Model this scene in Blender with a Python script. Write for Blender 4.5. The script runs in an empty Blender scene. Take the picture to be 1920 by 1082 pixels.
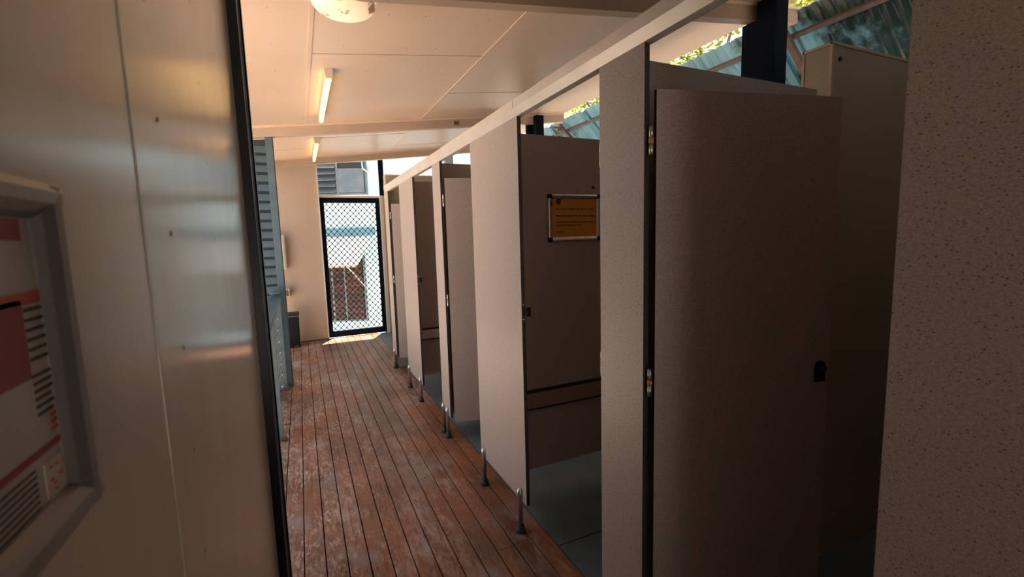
import bpy, bmesh, math, random
from mathutils import Vector, Matrix
random.seed(7)
S = bpy.context.scene
COL = S.collection
PI = math.pi

# ------------------------------------------------------------ camera, sky, sun, exposure
CAM_H = 1.45
cam_d = bpy.data.cameras.new('camera'); cam = bpy.data.objects.new('camera', cam_d); COL.objects.link(cam)
right = Vector((.907, -.421, -.028)); fwd = Vector((.416, .902, -.114)).normalized()
right = (right - fwd * right.dot(fwd)).normalized(); up = right.cross(fwd).normalized()
cam.matrix_world = Matrix(((right.x, up.x, -fwd.x, 0), (right.y, up.y, -fwd.y, 0), (right.z, up.z, -fwd.z, CAM_H), (0, 0, 0, 1)))
cam_d.sensor_width = 36; cam_d.lens = 852.98 / 1920 * 36
cam_d.clip_start = .02; cam_d.clip_end = 200
cam_d.dof.use_dof = True; cam_d.dof.focus_distance = 3.2; cam_d.dof.aperture_fstop = 7.0
S.camera = cam

w = bpy.data.worlds.new('sky'); S.world = w; w.use_nodes = True
nt = w.node_tree; nt.nodes.clear()
wo = nt.nodes.new('ShaderNodeOutputWorld'); bg = nt.nodes.new('ShaderNodeBackground')
sk = nt.nodes.new('ShaderNodeTexSky'); sk.sky_type = 'NISHITA'; sk.sun_disc = False
sk.sun_elevation = math.radians(60); sk.air_density = 1.6; sk.dust_density = 3.0
mx = nt.nodes.new('ShaderNodeMix'); mx.data_type = 'RGBA'; mx.inputs[0].default_value = .55
nt.links.new(sk.outputs[0], mx.inputs[6]); mx.inputs[7].default_value = (4.4, 4.7, 5.0, 1)
nt.links.new(mx.outputs[2], bg.inputs[0]); bg.inputs[1].default_value = .27
nt.links.new(bg.outputs[0], wo.inputs[0])

sun_d = bpy.data.lights.new('sun', 'SUN'); sun_d.energy = 52.0; sun_d.angle = math.radians(.6); sun_d.color = (1, .93, .82)
sun = bpy.data.objects.new('sun', sun_d); COL.objects.link(sun)
sun.rotation_euler = Vector((-.105, -.21, -1)).to_track_quat('-Z', 'Y').to_euler()
sun.location = (1, 8, 8)

S.view_settings.view_transform = 'Standard'; S.view_settings.look = 'None'
S.view_settings.exposure = .1; S.view_settings.gamma = 1; S.view_settings.use_curve_mapping = False

# ------------------------------------------------------------ materials
def mat(name, base=(.5, .5, .5), rough=.5, metal=0, emit=None, estr=0, spec=.5, fn=None):
    m = bpy.data.materials.new(name); m.use_nodes = True
    n = m.node_tree.nodes; l = m.node_tree.links; b = n['Principled BSDF']
    b.inputs['Base Color'].default_value = (*base, 1); b.inputs['Roughness'].default_value = rough
    b.inputs['Metallic'].default_value = metal; b.inputs['Specular IOR Level'].default_value = spec
    if emit: b.inputs['Emission Color'].default_value = (*emit, 1); b.inputs['Emission Strength'].default_value = estr
    if fn: fn(n, l, b)
    return m
def coords(n, l, scale=(1, 1, 1), world=False):
    if world:
        g = n.new('ShaderNodeNewGeometry'); src = g.outputs['Position']
    else:
        g = n.new('ShaderNodeTexCoord'); src = g.outputs['Object']
    mp = n.new('ShaderNodeMapping'); mp.inputs['Scale'].default_value = scale
    l.new(src, mp.inputs[0]); return mp.outputs[0]
def noise(n, l, co, scale, detail=3, rough=.5):
    t = n.new('ShaderNodeTexNoise'); t.inputs['Scale'].default_value = scale
    t.inputs['Detail'].default_value = detail; t.inputs['Roughness'].default_value = rough
    l.new(co, t.inputs['Vector']); return t.outputs['Fac']
def ramp(n, l, fac, stops):
    r = n.new('ShaderNodeValToRGB'); e = r.color_ramp.elements
    while len(e) < len(stops): e.new(.5)
    for k, (p, c) in enumerate(stops):
        e[k].position = p; e[k].color = (c, c, c, 1) if isinstance(c, (int, float)) else (*c, 1)
    l.new(fac, r.inputs[0]); return r.outputs[0]
def mix(n, l, fac, a, b, mode='MIX'):
    x = n.new('ShaderNodeMix'); x.data_type = 'RGBA'; x.blend_type = mode
    for s, i in ((fac, 0), (a, 6), (b, 7)):
        if isinstance(s, (int, float)): x.inputs[i].default_value = s
        elif isinstance(s, tuple): x.inputs[i].default_value = (*s, 1)
        else: l.new(s, x.inputs[i])
    return x.outputs[2]
def bump(n, l, b, h, strength=.2, dist=.002):
    bp = n.new('ShaderNodeBump'); bp.inputs['Strength'].default_value = strength; bp.inputs['Distance'].default_value = dist
    l.new(h, bp.inputs['Height']); l.new(bp.outputs[0], b.inputs['Normal'])
def varied(c1, c2, scale=3, sc=(1, 1, 1), bmp=0, bscale=200):
    def fn(n, l, b):
        co = coords(n, l, sc); f = noise(n, l, co, scale, 5)
        l.new(mix(n, l, ramp(n, l, f, [(.35, 0), (.65, 1)]), c1, c2), b.inputs['Base Color'])
        if bmp: bump(n, l, b, noise(n, l, co, bscale, 2), bmp)
    return fn
def speckle(base, dark):
    def fn(n, l, b):
        co = coords(n, l, (1, 1, 1.9))
        f1 = noise(n, l, co, 300, 3, .6); f2 = noise(n, l, coords(n, l, (1, 1, 2.4)), 110, 3, .6)
        v = n.new('ShaderNodeTexVoronoi'); v.inputs['Scale'].default_value = 115; l.new(co, v.inputs['Vector'])
        vs = ramp(n, l, v.outputs['Distance'], [(.15, 1), (.27, 0)])
        cx = n.new('ShaderNodeSeparateXYZ'); l.new(v.outputs['Color'], cx.inputs[0])
        pk = ramp(n, l, cx.outputs[0], [(.55, 0), (.95, 1)])
        mu = n.new('ShaderNodeMath'); mu.operation = 'MULTIPLY'; l.new(vs, mu.inputs[0]); l.new(pk, mu.inputs[1])
        c0 = mix(n, l, ramp(n, l, f2, [(.42, 0), (.62, 1)]), base, tuple(x * .80 for x in base))
        c1 = mix(n, l, ramp(n, l, f1, [(.52, 0), (.64, 1)]), c0, tuple(x * .60 for x in base))
        c2 = mix(n, l, ramp(n, l, f1, [(.33, 1), (.45, 0)]), c1, tuple(min(1, x * 1.15) for x in base))
        l.new(mix(n, l, mu.outputs[0], c2, dark), b.inputs['Base Color'])
    return fn
LAM = (.455, .365, .33)
M = {}
M['laminate'] = mat('speckled_laminate', LAM, .42, fn=speckle(LAM, (.075, .065, .06)))
M['edge'] = mat('dark_panel_edge', (.035, .025, .022), .6)
def ceilfn(n, l, b):
    co = coords(n, l, (1, 1, 1), True); f = noise(n, l, co, 1.3, 4)
    l.new(mix(n, l, ramp(n, l, f, [(.3, 0), (.7, 1)]), (.74, .555, .44), (.68, .505, .40)), b.inputs['Base Color'])
    bump(n, l, b, noise(n, l, coords(n, l, (1, 3, 1), True), 220, 2), .12, .001)
M['ceiling'] = mat('cream_ceiling_sheet', (.8, .7, .62), .34, fn=ceilfn)
M['bead'] = mat('cream_cover_strip', (.82, .69, .60), .4, fn=varied((.74, .555, .44), (.68, .505, .40), 2))
M['screw'] = mat('rusty_screw_head', (.07, .045, .03), .8)
M['beam'] = mat('beam_cream_paint', (.6, .5, .42), .5, fn=varied((.50, .37, .29), (.44, .33, .26), 4))
M['wall_l'] = mat('satin_wall_sheet', (.5, .48, .45), .2, fn=lambda n, l, b: (
    l.new(mix(n, l, ramp(n, l, noise(n, l, coords(n, l, (1, 1, .25)), 9, 5), [(.3, 0), (.7, 1)]), (.43, .385, .33), (.38, .345, .295)), b.inputs['Base Color']),
    bump(n, l, b, noise(n, l, coords(n, l, (1, 1, .06)), 300, 2), .12, .001)))
M['cream'] = mat('cream_wall_paint', (.66, .57, .48), .5, fn=varied((.60, .47, .375), (.55, .43, .34), 2.5, bmp=.1))
M['shower'] = mat('cream_shower_board', (.62, .53, .42), .4, fn=varied((.42, .36, .26), (.38, .32, .235), 2))
M['black'] = mat('black_steel', (.006, .006, .009), .35, spec=.3)
M['navy'] = mat('navy_steel', (.003, .006, .013), .75, spec=.08, fn=varied((.0025, .005, .012), (.004, .008, .016), 6))
M['bluegrey'] = mat('bluegrey_paint', (.12, .20, .25), .45, fn=varied((.06, .105, .14), (.085, .135, .17), 5))
M['slat'] = mat('bluegrey_slat', (.10, .18, .23), .5, fn=varied((.065, .115, .15), (.085, .14, .175), 5))
M['slatshade'] = mat('slat_gap_shade', (.025, .04, .05), .6)
M['postgrey'] = mat('grey_post_paint', (.13, .17, .19), .45, fn=varied((.075, .10, .115), (.10, .13, .145), 8))
M['alu'] = mat('brushed_aluminium', (.62, .62, .62), .3, .9, fn=varied((.68, .67, .66), (.55, .55, .56), 40, (1, 1, .1)))
M['chrome'] = mat('chrome', (.8, .8, .8), .15, 1)
M['rail'] = mat('rail_satin_aluminium', (.66, .60, .56), .38, .35, fn=varied((.70, .64, .60), (.62, .56, .52), 5))
M['rubber'] = mat('black_rubber', (.015, .015, .017), .6)
M['hingeblock'] = mat('tan_nylon_block', (.50, .24, .09), .5)
M['rust'] = mat('rusty_plate', (.16, .06, .035), .8, fn=varied((.20, .08, .04), (.09, .045, .03), 30))
M['bench'] = mat('brown_bench_board', (.30, .20, .16), .5, fn=varied((.32, .215, .17), (.27, .18, .14), 6))
def conc(n, l, b):
    co = coords(n, l, (1, 1, 1), True)
    f = ramp(n, l, noise(n, l, co, 2.2, 6, .6), [(.3, 0), (.7, 1)])
    c = mix(n, l, f, (.085, .11, .115), (.16, .185, .185))
    c = mix(n, l, ramp(n, l, noise(n, l, co, 30, 4), [(.55, 0), (.8, .5)]), c, (.13, .12, .11))
    l.new(c, b.inputs['Base Color']); bump(n, l, b, noise(n, l, co, 60, 3), .2)
M['concrete'] = mat('grey_concrete', (.25, .28, .28), .5, fn=conc)
M['bounce_back'] = mat('pale_bounce_concrete', (.55, .52, .48), .85, fn=varied((.56, .53, .49), (.46, .44, .41), 1.5))
M['concrete_out'] = mat('pale_concrete_yard', (.55, .54, .5), .85, fn=varied((.25, .205, .165), (.19, .155, .125), 1.5))
M['bounce_yard'] = mat('pale_bounce_paving', (.6, .62, .62), .8, fn=varied((.40, .42, .43), (.33, .35, .36), 2))
def wood(n, l, b):
    co = coords(n, l, (1, 1, 1), True)
    sx = n.new('ShaderNodeSeparateXYZ'); l.new(co, sx.inputs[0])
    a = n.new('ShaderNodeMath'); a.operation = 'ADD'; a.inputs[1].default_value = .083 + .0903 * 6; l.new(sx.outputs[0], a.inputs[0])
    d = n.new('ShaderNodeMath'); d.operation = 'DIVIDE'; d.inputs[1].default_value = .0903; l.new(a.outputs[0], d.inputs[0])
    fl = n.new('ShaderNodeMath'); fl.operation = 'FLOOR'; l.new(d.outputs[0], fl.inputs[0])
    wn = n.new('ShaderNodeTexWhiteNoise'); wn.noise_dimensions = '1D'; l.new(fl.outputs[0], wn.inputs['W'])
    # grain coordinates shifted per board
    cb = n.new('ShaderNodeCombineXYZ'); m1 = n.new('ShaderNodeMath'); m1.operation = 'MULTIPLY_ADD'; m1.inputs[1].default_value = 17.0
    l.new(wn.outputs[0], m1.inputs[0]); l.new(sx.outputs[1], m1.inputs[2]); l.new(sx.outputs[0], cb.inputs[0]); l.new(m1.outputs[0], cb.inputs[1])
    mp = n.new('ShaderNodeMapping'); mp.inputs['Scale'].default_value = (60, 3.5, 1); l.new(cb.outputs[0], mp.inputs[0])
    g = noise(n, l, mp.outputs[0], 1, 6, .65)
    base = mix(n, l, wn.outputs[0], (.21, .080, .034), (.35, .142, .064))
    c = mix(n, l, ramp(n, l, g, [(.30, 0), (.72, 1)]), base, (.085, .028, .015))
    # orange lively areas
    o = ramp(n, l, noise(n, l, coords(n, l, (2.2, .9, 1), True), 2.2, 5, .6), [(.46, 0), (.66, .8)])
    c = mix(n, l, o, c, (.34, .115, .05))
    # grey weathered wear
    mp2 = n.new('ShaderNodeMapping'); mp2.inputs['Scale'].default_value = (22, 7, 1); l.new(cb.outputs[0], mp2.inputs[0])
    wv = noise(n, l, mp2.outputs[0], 1.2, 8, .72)
    big = noise(n, l, coords(n, l, (1.4, .6, 1), True), 1.9, 3)
    mm = n.new('ShaderNodeMath'); mm.operation = 'MULTIPLY'; l.new(wv, mm.inputs[0]); l.new(big, mm.inputs[1])
    wf = ramp(n, l, mm.outputs[0], [(.25, 0), (.36, .8)])
    c = mix(n, l, wf, c, (.42, .31, .27))
    pa = ramp(n, l, noise(n, l, coords(n, l, (1.5, .8, 1), True), 3.4, 4), [(.57, 0), (.67, .65)])
    c = mix(n, l, pa, c, (.27, .215, .205))
    # faded streaks on the weather side of the deck, darker boards against the cubicles
    side = ramp(n, l, sx.outputs[0], [(.0, 1), (.42, 0)])
    mp3 = n.new('ShaderNodeMapping'); mp3.inputs['Scale'].default_value = (34, 9, 1); l.new(cb.outputs[0], mp3.inputs[0])
    st = ramp(n, l, noise(n, l, mp3.outputs[0], 2.0, 9, .8), [(.50, 0), (.58, .9)])
    m3 = n.new('ShaderNodeMath'); m3.operation = 'MULTIPLY'; l.new(ramp(n, l, noise(n, l, coords(n, l, (3, 1.3, 1), True), 2.4, 5, .65), [(.42, 0), (.56, 1)]), m3.inputs[0]); l.new(mix(n, l, side, (.25, .25, .25), (1., 1., 1.)), m3.inputs[1])
    m4 = n.new('ShaderNodeMath'); m4.operation = 'MULTIPLY'; l.new(m3.outputs[0], m4.inputs[0]); l.new(st, m4.inputs[1]); m3 = m4
    c = mix(n, l, m3.outputs[0], c, (.60, .45, .38))
    st2 = ramp(n, l, noise(n, l, mp3.outputs[0], 3.1, 9, .8), [(.56, 0), (.66, .5)])
    c = mix(n, l, st2, c, (.34, .24, .21))
    dk = ramp(n, l, noise(n, l, coords(n, l, (1.6, .5, 1), True), 1.7, 4), [(.48, 0), (.66, .55)])
    c = mix(n, l, dk, c, (.055, .024, .014))
    l.new(c, b.inputs['Base Color'])
    l.new(ramp(n, l, wv, [(.3, .36), (.7, .6)]), b.inputs['Roughness'])
    bump(n, l, b, g, .25, .002)
M['wood'] = mat('worn_merbau_decking', (.2, .07, .03), .45, fn=wood)
M['void'] = mat('dark_underfloor', (.01, .008, .007), .9)
M['nailhole'] = mat('deck_screw_hole', (.03, .015, .01), .8)
M['tube'] = mat('warm_tube_glass', (1, .85, .5), .4, emit=(1, .56, .13), estr=4.2)
M['tubeend'] = mat('tube_end_cap', (.35, .22, .08), .4, .5)
M['fitting'] = mat('cream_light_fitting', (.62, .52, .45), .4)
def domefn(n, l, b):
    f = ramp(n, l, noise(n, l, coords(n, l), 11, 3, .6), [(.60, 0), (.66, 1)])
    c = mix(n, l, f, (.95, .82, .68), (.38, .22, .14)); l.new(c, b.inputs['Base Color']); l.new(mix(n, l, f, (1., .62, .36), (.25, .12, .06)), b.inputs['Emission Color'])
M['dome'] = mat('opal_dome', (.95, .85, .75), .2, emit=(1, .62, .36), estr=.5, fn=domefn)
M['signorange'] = mat('orange_sign_sheet', (.62, .26, .04), .45, fn=varied((.60, .25, .035), (.64, .28, .05), 4))
M['ink'] = mat('black_ink', (.02, .015, .012), .6)
M['red'] = mat('red_print', (.20, .008, .015), .5)
M['redorange'] = mat('orange_red_print', (.36, .05, .025), .5)
M['blueprint'] = mat('blue_print', (.05, .12, .32), .5)
M['greenprint'] = mat('green_map_print', (.38, .42, .30), .5, fn=varied((.36, .40, .30), (.46, .32, .30), 120))
M['paper'] = mat('poster_paper', (.4, .37, .33), .35, fn=varied((.33, .30, .265), (.29, .265, .235), 25))
M['framegrey'] = mat('satin_grey_frame', (.17, .16, .155), .35, .6)
M['white'] = mat('white_plastic', (.75, .70, .65), .35)
M['weather'] = mat('white_weatherboard_paint', (.80, .88, .9), .6, fn=varied((.66, .86, .93), (.60, .81, .88), 1.2))
M['hood'] = mat('white_hood_metal', (.9, .9, .9), .5, fn=varied((.92, .92, .92), (.86, .87, .87), 3))
M['bandblue'] = mat('blue_fascia_paint', (.10, .26, .36), .5, fn=varied((.10, .25, .34), (.12, .28, .38), 4))
M['louvre'] = mat('grey_louvre_blade', (.20, .24, .27), .35, fn=varied((.12, .155, .18), (.17, .20, .225), 4))
M['brownlouvre'] = mat('brown_louvre_blade', (.10, .055, .04), .4, fn=varied((.14, .065, .045), (.06, .045, .04), 5))
M['darkglass'] = mat('dark_interior', (.03, .028, .028), .2)
M['trunk'] = mat('grey_brown_bark', (.12, .09, .06), .9, fn=varied((.15, .11, .07), (.07, .05, .035), 12, (1, 1, .3), .4, 30))
def leaf(name, c1, c2):
    def fn(n, l, b):
        f = noise(n, l, coords(n, l), 4.5, 3)
        c = mix(n, l, ramp(n, l, f, [(.4, 0), (.6, 1)]), c1, c2); l.new(c, b.inputs['Base Color'])
        t = n.new('ShaderNodeBsdfTranslucent'); l.new(c, t.inputs[0]); ms = n.new('ShaderNodeMixShader'); ms.inputs[0].default_value = .5
        o = n['Material Output']; l.new(b.outputs[0], ms.inputs[1]); l.new(t.outputs[0], ms.inputs[2]); l.new(ms.outputs[0], o.inputs[0])
    return mat(name, c1, .5, fn=fn)
M['leafy'] = leaf('yellow_green_leaf', (.46, .40, .05), (.10, .16, .03))
M['leafd'] = leaf('deep_green_leaf', (.08, .18, .03), (.20, .28, .05))
def sheet(n, l, b):
    co = coords(n, l, (1, 1, 1), True)
    f = ramp(n, l, noise(n, l, co, 1.1, 6, .65), [(.38, 0), (.62, 1)])
    sx = n.new('ShaderNodeSeparateXYZ'); l.new(co, sx.inputs[0])
    st = coords(n, l, (.35, 9, .35), True)
    f2 = ramp(n, l, noise(n, l, st, 1.6, 4, .7), [(.45, 0), (.75, .75)])
    c = mix(n, l, f, (.16, .33, .38), (.30, .50, .56)); c = mix(n, l, f2, c, (.08, .17, .18))
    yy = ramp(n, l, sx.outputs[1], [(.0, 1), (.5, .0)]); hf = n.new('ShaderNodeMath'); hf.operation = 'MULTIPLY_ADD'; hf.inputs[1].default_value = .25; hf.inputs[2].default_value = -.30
    l.new(sx.outputs[1], hf.inputs[0]); near_shade = ramp(n, l, hf.outputs[0], [(.0, 1), (.50, .0)])
    ms_ = n.new('ShaderNodeMath'); ms_.operation = 'ADD'; l.new(noise(n, l, coords(n, l, (1, 1, 1), True), 2.4, 7, .68), ms_.inputs[0]); mm_ = n.new('ShaderNodeMath'); mm_.operation = 'MULTIPLY'; mm_.inputs[1].default_value = .42; l.new(near_shade, mm_.inputs[0]); l.new(mm_.outputs[0], ms_.inputs[1])
    c = mix(n, l, ramp(n, l, ms_.outputs[0], [(.62, 0), (.74, .93)]), c, (.010, .030, .026))  # dark foliage reflection and shade painted into the near end of the sheets
    l.new(c, b.inputs['Base Color'])
    t = n.new('ShaderNodeBsdfTranslucent'); l.new(c, t.inputs[0]); ms = n.new('ShaderNodeMixShader'); ms.inputs[0].default_value = .16
    o = n['Material Output']; l.new(b.outputs[0], ms.inputs[1]); l.new(t.outputs[0], ms.inputs[2]); l.new(ms.outputs[0], o.inputs[0])
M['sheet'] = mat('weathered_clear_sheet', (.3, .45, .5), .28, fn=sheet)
M['steelbrown'] = mat('brown_primed_steel', (.13, .075, .06), .5, fn=varied((.15, .085, .07), (.09, .055, .045), 14))
M['blackplastic'] = mat('black_plastic', (.008, .009, .011), .55, spec=.25)
M['darkcap'] = mat('dark_corner_cap', (.02, .022, .025), .5, spec=.3)
M['foliage_mat'] = M['leafd']

# ------------------------------------------------------------ mesh helpers
def box(bm, x0, x1, y0, y1, z0, z1, bev=0, mi=0, Mx=None):
    vs = [bm.verts.new((x, y, z)) for x in (x0, x1) for y in (y0, y1) for z in (z0, z1)]
    fs = [bm.faces.new([vs[i] for i in q]) for q in ((0, 1, 3, 2), (4, 6, 7, 5), (0, 4, 5, 1), (2, 3, 7, 6), (0, 2, 6, 4), (1, 5, 7, 3))]
    for f in fs: f.material_index = mi
    if bev:
        es = list({e for f in fs for e in f.edges})
        r = bmesh.ops.bevel(bm, geom=es, offset=bev, segments=2, affect='EDGES', profile=.5)
        for f in r['faces']: f.material_index = mi; f.smooth = False
        vs = list({v for f in r['faces'] for v in f.verts} | {v for v in vs if v.is_valid})
    if Mx is not None: bmesh.ops.transform(bm, matrix=Mx, verts=[v for v in vs if v.is_valid])
    return vs
def prism(bm, prof, axis, a0, a1, mi=0):
    """extrude a 2-D profile along an axis: 'x' takes (y,z), 'y' takes (x,z), 'z' takes (x,y)"""
    def P(p, a): return {'x': (a, p[0], p[1]), 'y': (p[0], a, p[1]), 'z': (p[0], p[1], a)}[axis]
    A = [bm.verts.new(P(p, a0)) for p in prof]; B = [bm.verts.new(P(p, a1)) for p in prof]; k = len(prof)
    fs = [bm.faces.new(A), bm.faces.new(B[::-1])] + [bm.faces.new((A[i], B[i], B[(i + 1) % k], A[(i + 1) % k])) for i in range(k)]
    for f in fs: f.material_index = mi
    bmesh.ops.recalc_face_normals(bm, faces=fs)
    return A + B
def tube(bm, pts, r, seg=12, mi=0, caps=True):
    pts = [Vector(p) for p in pts]; rs = r if isinstance(r, (list, tuple)) else [r] * len(pts); rings = []
    for i, p in enumerate(pts):
        d = (pts[min(i + 1, len(pts) - 1)] - pts[max(i - 1, 0)]).normalized()
        a = d.orthogonal().normalized() if not rings else (lastx - d * lastx.dot(d)).normalized()
        lastx = a; b = d.cross(a)
        rings.append([bm.verts.new(p + (a * math.cos(t) + b * math.sin(t)) * rs[i]) for t in [2 * PI * k / seg for k in range(seg)]])
    fs = []
    for A, B in zip(rings, rings[1:]):
        for k in range(seg):
            f = bm.faces.new((A[k], A[(k + 1) % seg], B[(k + 1) % seg], B[k])); f.smooth = True; fs.append(f)
    if caps: fs += [bm.faces.new(rings[0][::-1]), bm.faces.new(rings[-1])]
    for f in fs: f.material_index = mi
def lathe(bm, cx, cy, prof, seg=24, mi=0, cap=True, sq=1):
    rings = []
    for r, z in prof:
        ring = []
        for k in range(seg):
            t = 2 * PI * k / seg; c, s = math.cos(t), math.sin(t)
            if sq != 1: c, s = math.copysign(abs(c) ** sq, c), math.copysign(abs(s) ** sq, s)
            ring.append(bm.verts.new((cx + r * c, cy + r * s, z)))
        rings.append(ring)
    for A, B in zip(rings, rings[1:]):
        for k in range(seg):
            f = bm.faces.new((A[k], A[(k + 1) % seg], B[(k + 1) % seg], B[k])); f.smooth = True; f.material_index = mi
    if cap:
        bm.faces.new(rings[0][::-1]).material_index = mi; bm.faces.new(rings[-1]).material_index = mi
def tag(o, label=None, cat=None, group=None, kind=None):
    if label: o['label'] = label
    if cat: o['category'] = cat
    if group: o['group'] = group
    if kind: o['kind'] = kind
    return o
def thing(name, label, cat, loc=(0, 0, 0), rz=0, group=None, kind=None):
    o = bpy.data.objects.new(name, None); COL.objects.link(o); o.empty_display_size = .1
    o.matrix_world = Matrix.Translation(loc) @ Matrix.Rotation(rz, 4, 'Z')
    o['_m'] = 1; MW[o.name] = o.matrix_world.copy()
    del o['_m']
    return tag(o, label, cat, group, kind)
MW = {}
def obj(name, bm, mats, parent=None, local=False):
    """link a bmesh as one object; unless local, its coordinates are world ones"""
    if not isinstance(mats, (list, tuple)): mats = [mats]
    me = bpy.data.meshes.new(name)
    bmesh.ops.recalc_face_normals(bm, faces=bm.faces[:])
    if parent is None:
        xs = [v.co for v in bm.verts]
        c = Vector(((min(v.x for v in xs) + max(v.x for v in xs)) / 2, (min(v.y for v in xs) + max(v.y for v in xs)) / 2, min(v.z for v in xs)))
        wm = Matrix.Translation(c); bm.transform(wm.inverted())
    elif not local:
        # origin of the part at its own centre, in the frame of the parent
        pm = MW[parent.name]; bm.transform(pm.inverted())
        wm = Matrix.Identity(4)
    else: wm = Matrix.Identity(4)
    bm.to_mesh(me); bm.free()
    for m in mats: me.materials.append(m)
    o = bpy.data.objects.new(name, me); COL.objects.link(o)
    if parent is not None:
        o.parent = parent; o.matrix_local = wm; MW[o.name] = MW[parent.name] @ wm
    else:
        o.matrix_world = wm; MW[o.name] = wm.copy()
    return o
def nb(): return bmesh.new()
def one(name, mats, fn, parent=None, local=False):
    bm = nb(); fn(bm); return obj(name, bm, mats, parent, local)
def shift(o, v):
    """sub-part helper is not needed for world coordinates"""
    return o
def struct(o): o['kind'] = 'structure'; return o

CZ = lambda x: 2.58 + .119 * x          # underside of the sloping ceiling
BZ = lambda x: 2.48 + .119 * x          # underside of the roof beams
XP = .893                               # front plane of the cubicles

# ------------------------------------------------------------ setting
# timber deck
bm = nb(); random.seed(3)
PIT = .0903
x = -.083 - 3 * PIT
while x < 1.0 - .01:
    x1 = min(x + PIT - .0045, .998)
    y = -2.6
    while y < 7.36:
        L = random.uniform(2.6, 4.8); y1 = min(y + L, 7.36)
        box(bm, x, x1, y, y1 - .001, -.022 + random.uniform(-.0004, .0004), 0, .0022)
        for jy in [-2.1 + .452 * j for j in range(21)]:
            if y < jy < y1:
                for sx in (.02, PIT - .026):
                    if x + sx < x1 - .005:
                        px_, py_ = x + sx + random.uniform(-.003, .003), jy + random.uniform(-.006, .006)
                        vs = [bm.verts.new((px_ + .0032 * math.cos(t), py_ + .0032 * math.sin(t), .0008)) for t in [2 * PI * k / 8 for k in range(8)]]
                        bm.faces.new(vs).material_index = 1
        y = y1
    x += PIT
struct(obj('floor', bm, [M['wood'], M['nailhole']]))
struct(one('floor', M['void'], lambda b: box(b, -.36, 1.0, -2.6, 7.36, -.9, -.03)))
def slab(b):
    box(b, 1.0, 3.1, -.9, 7.36, -.9, 0)
    for y in (.62, 1.72, 2.72, 3.7, 4.7): box(b, 1.0, 3.0, y, y + .006, -.002, .0006, 0, 1)
struct(one('floor', [M['concrete'], M['void']], slab))
struct(one('bounce_slab', M['bounce_yard'], lambda b: box(b, -2.5, 4.0, 7.45, 13, -.908, -.88)))  # pale slab added to bounce sunlight onto the neighbouring wall
struct(one('bounce_slab', M['bounce_back'], lambda b: box(b, -3.5, 3.0, -9, -2.75, -.905, -.5)))  # unseen pale slab behind the camera, added to bounce neutral light inside
struct(one('ground', M['concrete_out'], lambda b: box(b, -30, 30, -20, 40, -1.1, -.91)))

# ceiling with cover strips and screws
def ceiling(b):
    x0, x1, y0, y1 = -.55, 3.1, -2.6, 7.36
    prism(b, [(x0, CZ(x0)), (x1, CZ(x1)), (x1, CZ(x1) + .07), (x0, CZ(x0) + .07)], 'y', y0, y1, 0)
    for xs in (.14, 1.29, 2.44):
        prism(b, [(xs - .011, CZ(xs - .011) - .0035), (xs + .011, CZ(xs + .011) - .0035), (xs + .011, CZ(xs + .011) + .002), (xs - .011, CZ(xs - .011) + .002)], 'y', y0, y1, 1)
    for (xa, xb, ys) in ((.14, 1.29, (.72, 3.17, 5.71)), (1.29, 2.44, (1.68, 4.07, 6.5)), (-.55, .14, (1.3, 6.3)), (2.44, 3.1, (3.3, 5.7))):
        for yy in ys: prism(b, [(xa, CZ(xa) - .002), (xb, CZ(xb) - .002), (xb, CZ(xb) + .002), (xa, CZ(xa) + .002)], 'x' if False else 'y', yy - .004, yy + .004, 3)
    random.seed(5)
    y = -.5
    while y < 7.3:
        for xx in [-.06 + .193 * k for k in range(-2, 17)]:
            cx, cy = xx + random.uniform(-.01, .01), y + random.uniform(-.008, .008)
            if cx > 3.05 or random.random() < .12: continue
            r = random.uniform(.0028, .0045)
            vs = [b.verts.new((cx + r * math.cos(t), cy + r * math.sin(t), CZ(cx + r * math.cos(t)) - .0012)) for t in [2 * PI * k / 8 for k in range(8)]]
            b.faces.new(vs).material_index = 2
        y += .4425
struct(one('ceiling', [M['ceiling'], M['bead'], M['screw'], M['beam']], ceiling))
def beam(k, y, x0, x1, hh=.1):
    def f(b):
        prism(b, [(x0, BZ(x0)), (x1, BZ(x1)), (x1, CZ(x1)), (x0, CZ(x0))], 'y', y - .035, y + .035)
        prism(b, [(x0, CZ(x0) - .016), (x1, CZ(x1) - .016), (x1, CZ(x1)), (x0, CZ(x0))], 'y', y - .05, y + .05, 1)
    struct(one('trim_%d' % k, [M['beam'], M['bead']], f))
beam(1, 5.06, -.5, 3.09); beam(2, 7.0, -.5, 3.09); beam(3, 2.22, -.5, 3.25); beam(4, -.4, -.5, 3.09)
def gutter(b):
    prism(b, [(-.55, 2.500), (3.1, 2.93), (3.1, 3.06), (-.55, 2.62)], 'y', 7.37, 7.42)
struct(one('trim_5', M['white'], gutter))
b_ = one('beam_bracket', M['rust'], lambda b: box(b, 1.66, 1.71, 5.015, 5.024, 2.705, 2.745, .002))
tag(b_, 'small rusty bracket plate fixed to the face of the first ceiling beam', 'bracket')

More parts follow.
